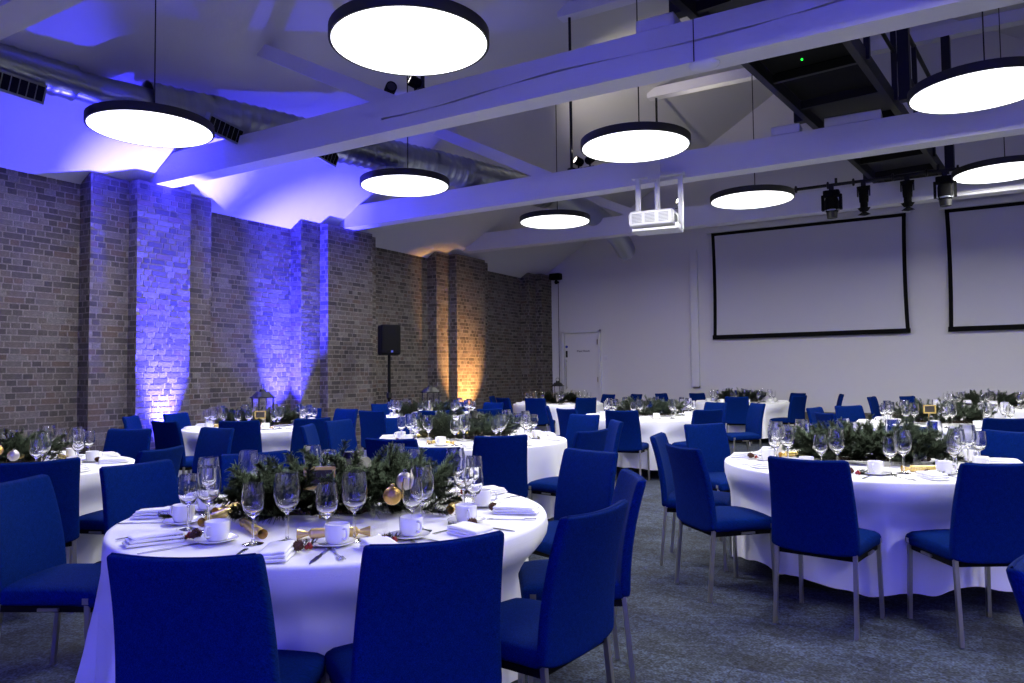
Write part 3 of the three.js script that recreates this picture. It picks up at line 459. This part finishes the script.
function garlandGeo(R, H, count, per, hole = 0) {
  const list = [], twigs = [];
  for (let k = 0; k < count; k++) {
    const a = rr(0, 6.283), r = Math.max(hole, R * Math.sqrt(rr(0.06, 1)) * 0.8), h = H * rr(0.05, 0.75) * (1.12 - 0.5 * r / R), base = new THREE.Vector3(r * Math.cos(a) * 1.12, h, r * Math.sin(a) * 0.56);
    const dir = new THREE.Vector3(Math.cos(a) + rr(-0.9, 0.9), rr(-0.1, 1.5), 0.6 * Math.sin(a) + rr(-0.9, 0.9)).normalize(); let len = rr(0.09, 0.16); if (base.y + dir.y * len < 0.035) dir.y = Math.abs(dir.y);
    list.push({ base, dir, len, n: per }); if (k % 3 === 0) twigs.push(rod(base, base.clone().addScaledVector(dir, len), 0.0025, 4));
  }
  const g = needles(list, 0.047, [0.30, 0.40, 0.29], 0.003), p = g.attributes.position; for (let i = 0; i < p.count; i++) if (p.getY(i) < 0.003) p.setY(i, 0.003);
  const torus = new THREE.TorusGeometry(R * 0.5, 0.012, 6, 40).rotateX(Math.PI / 2).scale(1.4, 1, 0.5).translate(0, 0.03, 0);
  return [g, join([torus, ...twigs])];
}
const [gA, gAt] = garlandGeo(0.5, 0.27, 300, 70), [gB, gBt] = garlandGeo(0.48, 0.25, 190, 52), [gC, gCt] = garlandGeo(0.48, 0.22, 190, 52, 0.22);
const ballGeo = new THREE.SphereGeometry(0.036, 24, 16), capGeo = cyl(0.009, 0.009, 0.012, 10, 0, 0.04, 0);
const coneGeo = (() => { const gs = []; for (let k = 0; k < 7; k++) for (let j = 0; j < 7; j++) { const a = (j + k * 0.5) / 7 * 6.283, r = 0.016 * Math.sin((k + 1.4) / 8.4 * Math.PI); gs.push(new THREE.ConeGeometry(0.007, 0.014, 4).rotateZ(-1.0).translate(r, k * 0.0055, 0).rotateY(a)); } gs.push(cyl(0.006, 0.013, 0.036, 8, 0, 0.018, 0)); return join(gs); })();
const frameGeo = [box(0.13, 0.014, 0.014, 0, 0.087, 0), box(0.13, 0.014, 0.014, 0, 0.007, 0), box(0.014, 0.094, 0.014, -0.058, 0.047, 0), box(0.014, 0.094, 0.014, 0.058, 0.047, 0)];
function lantern(kind, x, d, label) {
  const tall = kind === 'tall', w = tall ? 0.2 : 0.15, h = tall ? 0.33 : 0.16, t = thing('lantern', label, 'lantern', [x, TOP, d], rr(-0.5, 0.5), 'black lanterns on the tables');
  part('base', box(w, 0.02, w, 0, 0.012, 0), M.lanternMetal, t);
  for (const sx of [-1, 1]) for (const sz of [-1, 1]) part('post', box(0.012, h, 0.012, sx * (w / 2 - 0.008), h / 2 + 0.02, sz * (w / 2 - 0.008)), M.lanternMetal, t);
  for (let k = 0; k < 4; k++) part('pane', new THREE.PlaneGeometry(w - 0.03, h - 0.01).translate(0, h / 2 + 0.02, w / 2 - 0.012).rotateY(k * Math.PI / 2), M.glass, t);
  part('roof', [box(w + 0.03, 0.014, w + 0.03, 0, h + 0.026, 0), new THREE.CylinderGeometry(w * (tall ? 0.42 : 0.5), w * 0.76, tall ? 0.07 : 0.04, 4).rotateY(Math.PI / 4).translate(0, h + 0.06, 0), cyl(0.035, 0.045, 0.035, 12, 0, h + (tall ? 0.11 : 0.09), 0)], M.lanternMetal, t);
  if (tall) part('carry_ring', new THREE.TorusGeometry(0.035, 0.004, 6, 20).translate(0, h + (tall ? 0.155 : 0.13), 0), M.lanternMetal, t);
  const c = part('candle', cyl(0.032, 0.032, h * 0.5, 16, 0, 0.022 + h * 0.25, 0), M.wax, t); part('wick', cyl(0.0015, 0.0015, 0.012, 5, 0, 0.028 + h * 0.5, 0), M.black, c);
}
for (const n of Object.keys(TABLES)) {
  const [x, d] = TABLES[n], near = n < 3, g = thing('pine_garland', `dark green pine garland around the centre of the ${TD[n]}`, 'garland', [x, TOP + 0.001, d], Math.atan2(-x, d) + [0, 0, 0.05, 0.2, -0.15, 0.1, 0.1, -0.2, 0.1, 0.2, -0.1, 0.1][n], 'pine garlands');
  part('needles', near ? gA : [5, 10, 11].includes(+n) ? gC : gB, M.pine, g).userData.kind = 'stuff'; part('twigs', near ? gAt : [5, 10, 11].includes(+n) ? gCt : gBt, M.twig, g).userData.kind = 'stuff';
  if ([1, 3, 4].includes(+n)) lantern('small', x + 0.02, d + 0.06, `low black lantern rising from the garland of the ${TD[n]}`);
  if ([5, 10, 11].includes(+n)) lantern('tall', x, d, `tall black lantern with peaked roof on the ${TD[n]}`);
}
function bauble(x, y, d, gold, label) { const t = thing('bauble', label, 'bauble', [x, y, d], 0, 'christmas baubles'); part('ball', ballGeo, gold ? M.goldBall : M.silverBall, t); part('cap', capGeo, gold ? M.gold : M.cutlery, t); }
bauble(-1.90, 0.935, 2.36, false, 'silver bauble above the gold one on the nearest garland'); bauble(-1.89, 0.89, 2.27, true, 'gold bauble below the silver one on the nearest garland');
bauble(-5.37, 0.9, 2.47, true, 'gold bauble on the garland of the left-edge table'); bauble(-5.42, 0.865, 2.38, false, 'pale bauble left of the gold one on the left-edge table'); bauble(-5.33, 0.86, 2.55, false, 'pale bauble right of the gold one on the left-edge table');
[[1, -2.3, 2.29, 0.885, 0.75, 'gold frame standing in the garland of the nearest table'], [5, -7.12, 6.12, 0.86, 0.6, 'gold frame beside the lantern of the table by the blue-lit piers'], [8, -0.2, 9.3, 0.88, 0.4, 'gold frame in the garland of the second table on the right']].forEach(([n, x, d, y, a, label]) => { const t = thing('picture_frame', label, 'frame', [x, y, d], a, 'gold frames'); part('border', frameGeo, M.foil, t); part('card', box(0.1, 0.07, 0.002, 0, 0.047, -0.003), M_({ color: 0x3a3632, roughness: 0.8 }), t); part('easel_leg', bar(new THREE.Vector3(0, 0.06, -0.007), new THREE.Vector3(0, 0.75 - y + 0.004, -0.05), 0.01, 0.004), M.gold, t); });

// ------------------------------------------------------------------ tableware
const glassLarge = lathe([[0, 0.004], [0.034, 0.0015], [0.036, 0.003], [0.02, 0.006], [0.006, 0.011], [0.0042, 0.02], [0.004, 0.085], [0.006, 0.094], [0.022, 0.104], [0.036, 0.124], [0.0425, 0.15], [0.0415, 0.185], [0.036, 0.222], [0.0345, 0.2225], [0.0398, 0.185], [0.0408, 0.15], [0.034, 0.125], [0.02, 0.108], [0, 0.103]], 32).scale(1.14, 1.14, 1.14);
const glassSmall = lathe([[0, 0.004], [0.031, 0.0015], [0.033, 0.003], [0.018, 0.006], [0.0055, 0.011], [0.004, 0.02], [0.0038, 0.078], [0.006, 0.086], [0.02, 0.095], [0.031, 0.113], [0.0355, 0.135], [0.0345, 0.163], [0.030, 0.194], [0.0285, 0.1945], [0.0328, 0.163], [0.0338, 0.135], [0.029, 0.114], [0.018, 0.099], [0, 0.094]], 32).scale(1.14, 1.14, 1.14);
const tumbler = lathe([[0, 0.002], [0.03, 0.002], [0.032, 0.004], [0.036, 0.11]], 28);
const cupBody = lathe([[0, 0.004], [0.026, 0.004], [0.028, 0], [0.031, 0.002], [0.037, 0.012], [0.0395, 0.03], [0.04, 0.062], [0.0385, 0.0635], [0.037, 0.06], [0.0365, 0.03], [0.03, 0.012], [0, 0.009]], 32);
const cupHandle = tube([[0.037, 0.05], [0.056, 0.052], [0.063, 0.036], [0.055, 0.02], [0.037, 0.018]].map(([x, y]) => new THREE.Vector3(x, y, 0)), 0.0042, 8, 20);
cupBody.scale(1.12, 1.1, 1.12); cupHandle.scale(1.12, 1.1, 1.12);
const saucerGeo = lathe([[0, 0.006], [0.025, 0.006], [0.028, 0.003], [0.035, 0.001], [0.045, 0.004], [0.07, 0.014], [0.072, 0.0165], [0.068, 0.0165], [0.044, 0.008], [0.03, 0.0075], [0, 0.0085]], 36).scale(1.1, 1, 1.1);
function flatware(kind) {
  const prof = (pts) => { const s = new THREE.Shape(); pts.forEach(([x, y], i) => i ? s.lineTo(x, y) : s.moveTo(x, y)); [...pts].reverse().forEach(([x, y]) => s.lineTo(-x, y)); return new THREE.ExtrudeGeometry(s, { depth: 0.002, bevelEnabled: true, bevelSize: 0.0006, bevelThickness: 0.0006, bevelSegments: 1, curveSegments: 4 }).rotateX(-Math.PI / 2); };
  const handle = [[0.004, -0.1], [0.0085, -0.098], [0.0075, -0.06], [0.0035, 0], [0.0035, 0.03]];
  if (kind === 'knife') return prof([[0.004, -0.11], [0.0085, -0.105], [0.008, -0.03], [0.0055, 0.0], [0.009, 0.015], [0.0088, 0.08], [0.002, 0.112]]).translate(0, 0.001, 0);
  if (kind === 'spoon') { const g = prof([...handle, [0.005, 0.045], [0.015, 0.06], [0.0185, 0.078], [0.015, 0.096], [0.004, 0.106]]); const p = g.attributes.position; for (let i = 0; i < p.count; i++) { const z = -p.getZ(i); if (z > 0.05) p.setY(i, p.getY(i) + 0.006 * ((p.getX(i) / 0.018) ** 2 + ((z - 0.08) / 0.03) ** 2)); } return g.translate(0, 0.001, 0); }
  const tines = [-0.0087, -0.0029, 0.0029, 0.0087].map((x) => box(0.0032, 0.002, 0.05, x, 0.005, -0.083));
  return join([prof([...handle, [0.006, 0.042], [0.0105, 0.05], [0.0105, 0.06], [0.004, 0.061]]), ...tines]).translate(0, 0.001, 0);
}
const knifeGeo = flatware('knife'), forkGeo = flatware('fork'), spoonGeo = flatware('spoon');
const napkinGeo = [0.2, 0.188, 0.176].map((w, k) => puff(w, 0.011, 0.098 - k * 0.004, 0.005, [6, 2, 6], (q) => { q.y += 0.002 * Math.sin(q.x * 20 + k) + (q.z < 0 ? 0.002 * k : 0); }).translate(-0.004 * k, 0.007 + k * 0.0105, 0.002 * k));
const crackerGeo = lathe([[0.019, -0.135], [0.0185, -0.13], [0.009, -0.098], [0.008, -0.092], [0.0185, -0.084], [0.019, -0.08], [0.019, 0.08], [0.0185, 0.084], [0.008, 0.092], [0.009, 0.098], [0.0185, 0.13], [0.019, 0.135]], 18).rotateZ(Math.PI / 2);
const sprigGeo = needles([0, 1, 2, 3].map((k) => ({ base: new THREE.Vector3(0, 0.008, 0), dir: new THREE.Vector3(1, 0.22 + 0.1 * (k % 2), (k - 1.5) * 0.4).normalize(), len: 0.06, n: 22 })), 0.024, [0.05, 0.085, 0.045]);
{ const p = sprigGeo.attributes.position; for (let i = 0; i < p.count; i++) if (p.getY(i) < 0.001) p.setY(i, 0.001); }
const berryGeo = join([[-0.006, 0.012, 0.012], [0.004, 0.011, 0.022], [-0.002, 0.02, 0.02], [0.008, 0.01, 0.008]].map(([x, y, z]) => new THREE.SphereGeometry(0.0085, 10, 8).translate(x, y, z)));
const proto = {};
const once = (k, make) => { if (!proto[k]) { proto[k] = make(); proto[k].parent?.remove(proto[k]); delete taken[proto[k].name]; } return proto[k]; };
const mk = {
  large_wine_glass: () => solo('large_wine_glass', glassLarge, M.crystal, '', 'wine glass'),
  small_wine_glass: () => solo('small_wine_glass', glassSmall, M.crystal, '', 'wine glass'),
  tumbler: () => solo('tumbler', tumbler, M.glass, '', 'tumbler'),
  cup: () => { const t = thing('coffee_cup', '', 'cup'); part('bowl', cupBody, M.china, t); part('handle', cupHandle, M.china, t); return t; },
  saucer: () => solo('saucer', saucerGeo, M.china, '', 'saucer'),
  napkin: () => solo('folded_napkin', napkinGeo, M.napkin, '', 'napkin'),
  knife: () => solo('table_knife', knifeGeo, M.cutlery, '', 'knife'), fork: () => solo('table_fork', forkGeo, M.cutlery, '', 'fork'), spoon: () => solo('dessert_spoon', spoonGeo, M.cutlery, '', 'spoon'),
  cracker: () => { const t = thing('christmas_cracker', '', 'cracker'); part('tube', crackerGeo, M.foil, t); return t; },
  sprig: () => { const t = thing('table_sprig', '', 'sprig'); part('needles', sprigGeo, M.pine, t); part('berries', berryGeo, M.berry, t); const c = part('pine_cone', coneGeo, M.cone, t); c.position.set(-0.02, 0.02, -0.008); c.rotation.set(0.3, 0, 1.3); return t; },
};
const NAMES = { large_wine_glass: 'large_wine_glass', small_wine_glass: 'small_wine_glass', tumbler: 'tumbler', cup: 'coffee_cup', saucer: 'saucer', napkin: 'folded_napkin', knife: 'table_knife', fork: 'table_fork', spoon: 'dessert_spoon', cracker: 'christmas_cracker', sprig: 'table_sprig' };
const WORDS = { large_wine_glass: 'large clear wine glass', small_wine_glass: 'smaller clear wine glass', tumbler: 'clear straight tumbler', cup: 'white coffee cup', saucer: 'white saucer under the cup', napkin: 'white folded napkin', knife: 'steel table knife', fork: 'steel table fork', spoon: 'steel dessert spoon', cracker: 'gold christmas cracker', sprig: 'pine sprig with red berries and cone' };
const HOURS = ['twelve', 'one', 'two', 'three', 'four', 'five', 'six', 'seven', 'eight', 'nine', 'ten', 'eleven'];
const clock = (a, n) => { const v = Math.atan2(TABLES[n][1], TABLES[n][0]), k = Math.round((v - a) / (Math.PI / 6)); return HOURS[((k % 12) + 12) % 12] + " o'clock"; }; // twelve is the far side
function put(kind, n, r, a, side, y, turn, seat) { // r from the table centre along the seat's direction, side to the sitter's right
  const [tx, td] = TABLES[n], x = tx + r * Math.cos(a) - side * Math.sin(a), d = td + r * Math.sin(a) + side * Math.cos(a), p = once(kind, mk[kind]);
  const label = n < 3 ? `${WORDS[kind]}, ${seat} place, ${TD[n]}` : `${WORDS[kind]}, ${clock(a, n)} place, ${TD[n]}`;
  const c = p.clone(); c.name = numbered(NAMES[kind]); c.userData = { label, category: p.userData.category, group: `${NAMES[kind].replace(/_/g, ' ')} pieces on the ${TD[n]}` };
  c.position.set(x, TOP + y, -d); c.rotation.set(0, turn, 0); scene.add(c); return c;
}
const deg = Math.PI / 180;
const SEATS = {
  1: [[-61, 'near left'], [-36, 'near right'], [-8, 'front right'], [27, 'right'], [66, 'far right'], [109, 'far centre'], [152, 'far left'], [187, 'left'], [214, 'front left'], [256, 'near corner']],
  2: [[-96, 'near left'], [-61, 'near right'], [-25, 'right'], [15, 'far right'], [53, 'rear right'], [84, 'far centre'], [118, 'rear left'], [150, 'far left'], [186, 'left'], [228, 'front left']],
};
for (const n of [1, 2]) SEATS[n].forEach(([A, seat], i) => {
  const a = A * deg, turn = a + Math.PI / 2; // local -z points to the table centre ... items are built along z
  const j = () => rr(-0.012, 0.012), T = a - Math.PI / 2;
  put('napkin', n, 0.79, a, 0.0, 0, a + rr(-0.2, 0.2), seat);
  put('fork', n, 0.77 + j(), a, -0.15, 0, T + rr(-0.1, 0.1), seat);
  put('knife', n, 0.77 + j(), a, 0.14, 0, T + rr(-0.1, 0.1), seat);
  if (i % 2 === 0) put('spoon', n, 0.655, a, 0.03, 0, a, seat);
  put('saucer', n, 0.62 + j(), a, 0.155 + j(), 0, 0, seat);
  put('cup', n, 0.62, a, 0.155, 0.0085, a + rr(-0.8, 0.8), seat);
  put('large_wine_glass', n, 0.575 + j(), a, -0.055 + j(), 0, 0, seat);
  put('small_wine_glass', n, 0.615 + j(), a, -0.15 + j(), 0, 0, seat);
  if (i % 3 === 1) put('tumbler', n, 0.555, a, 0.05, 0, 0, seat);
  put('sprig', n, 0.70 + j(), a, 0.06 + j(), 0.002, rr(0, 6), seat);
  if (n === 1 ? [0, 3, 7, 8, 9].includes(i) : i % 3 === 1) put('cracker', n, i === 9 ? 0.46 : 0.5, a + 0.02, 0.1, 0.019, turn + rr(-0.25, 0.25), seat);
});
for (const n of [3, 4, 5, 6, 7, 8, 9, 10, 11]) {
  const m = n === 3 || n === 4 || n === 5 || n === 8 ? 10 : 8;
  for (let i = 0; i < m; i++) {
    const a = (i / m) * Math.PI * 2 + n * 0.7, j = () => rr(-0.02, 0.02);
    put('large_wine_glass', n, 0.56 + j(), a, -0.05 + j(), 0, 0); put('small_wine_glass', n, 0.61 + j(), a, -0.14 + j(), 0, 0);
    put('napkin', n, 0.79, a, 0, 0, a + rr(-0.3, 0.3));
    if (n < 9) { put('saucer', n, 0.62, a, 0.15, 0, 0); put('cup', n, 0.62, a, 0.15, 0.0085, a + rr(-1, 1)); }
    if (n < 6 && i % 2 === 0) put('sprig', n, 0.71, a, 0.06, 0.002, rr(0, 6));
    if (n < 6 && i % 3 === 0) put('cracker', n, 0.53, a, 0.08, 0.019, a + Math.PI / 2 + rr(-0.3, 0.3));
  }
}
renderer.render(scene, camera);
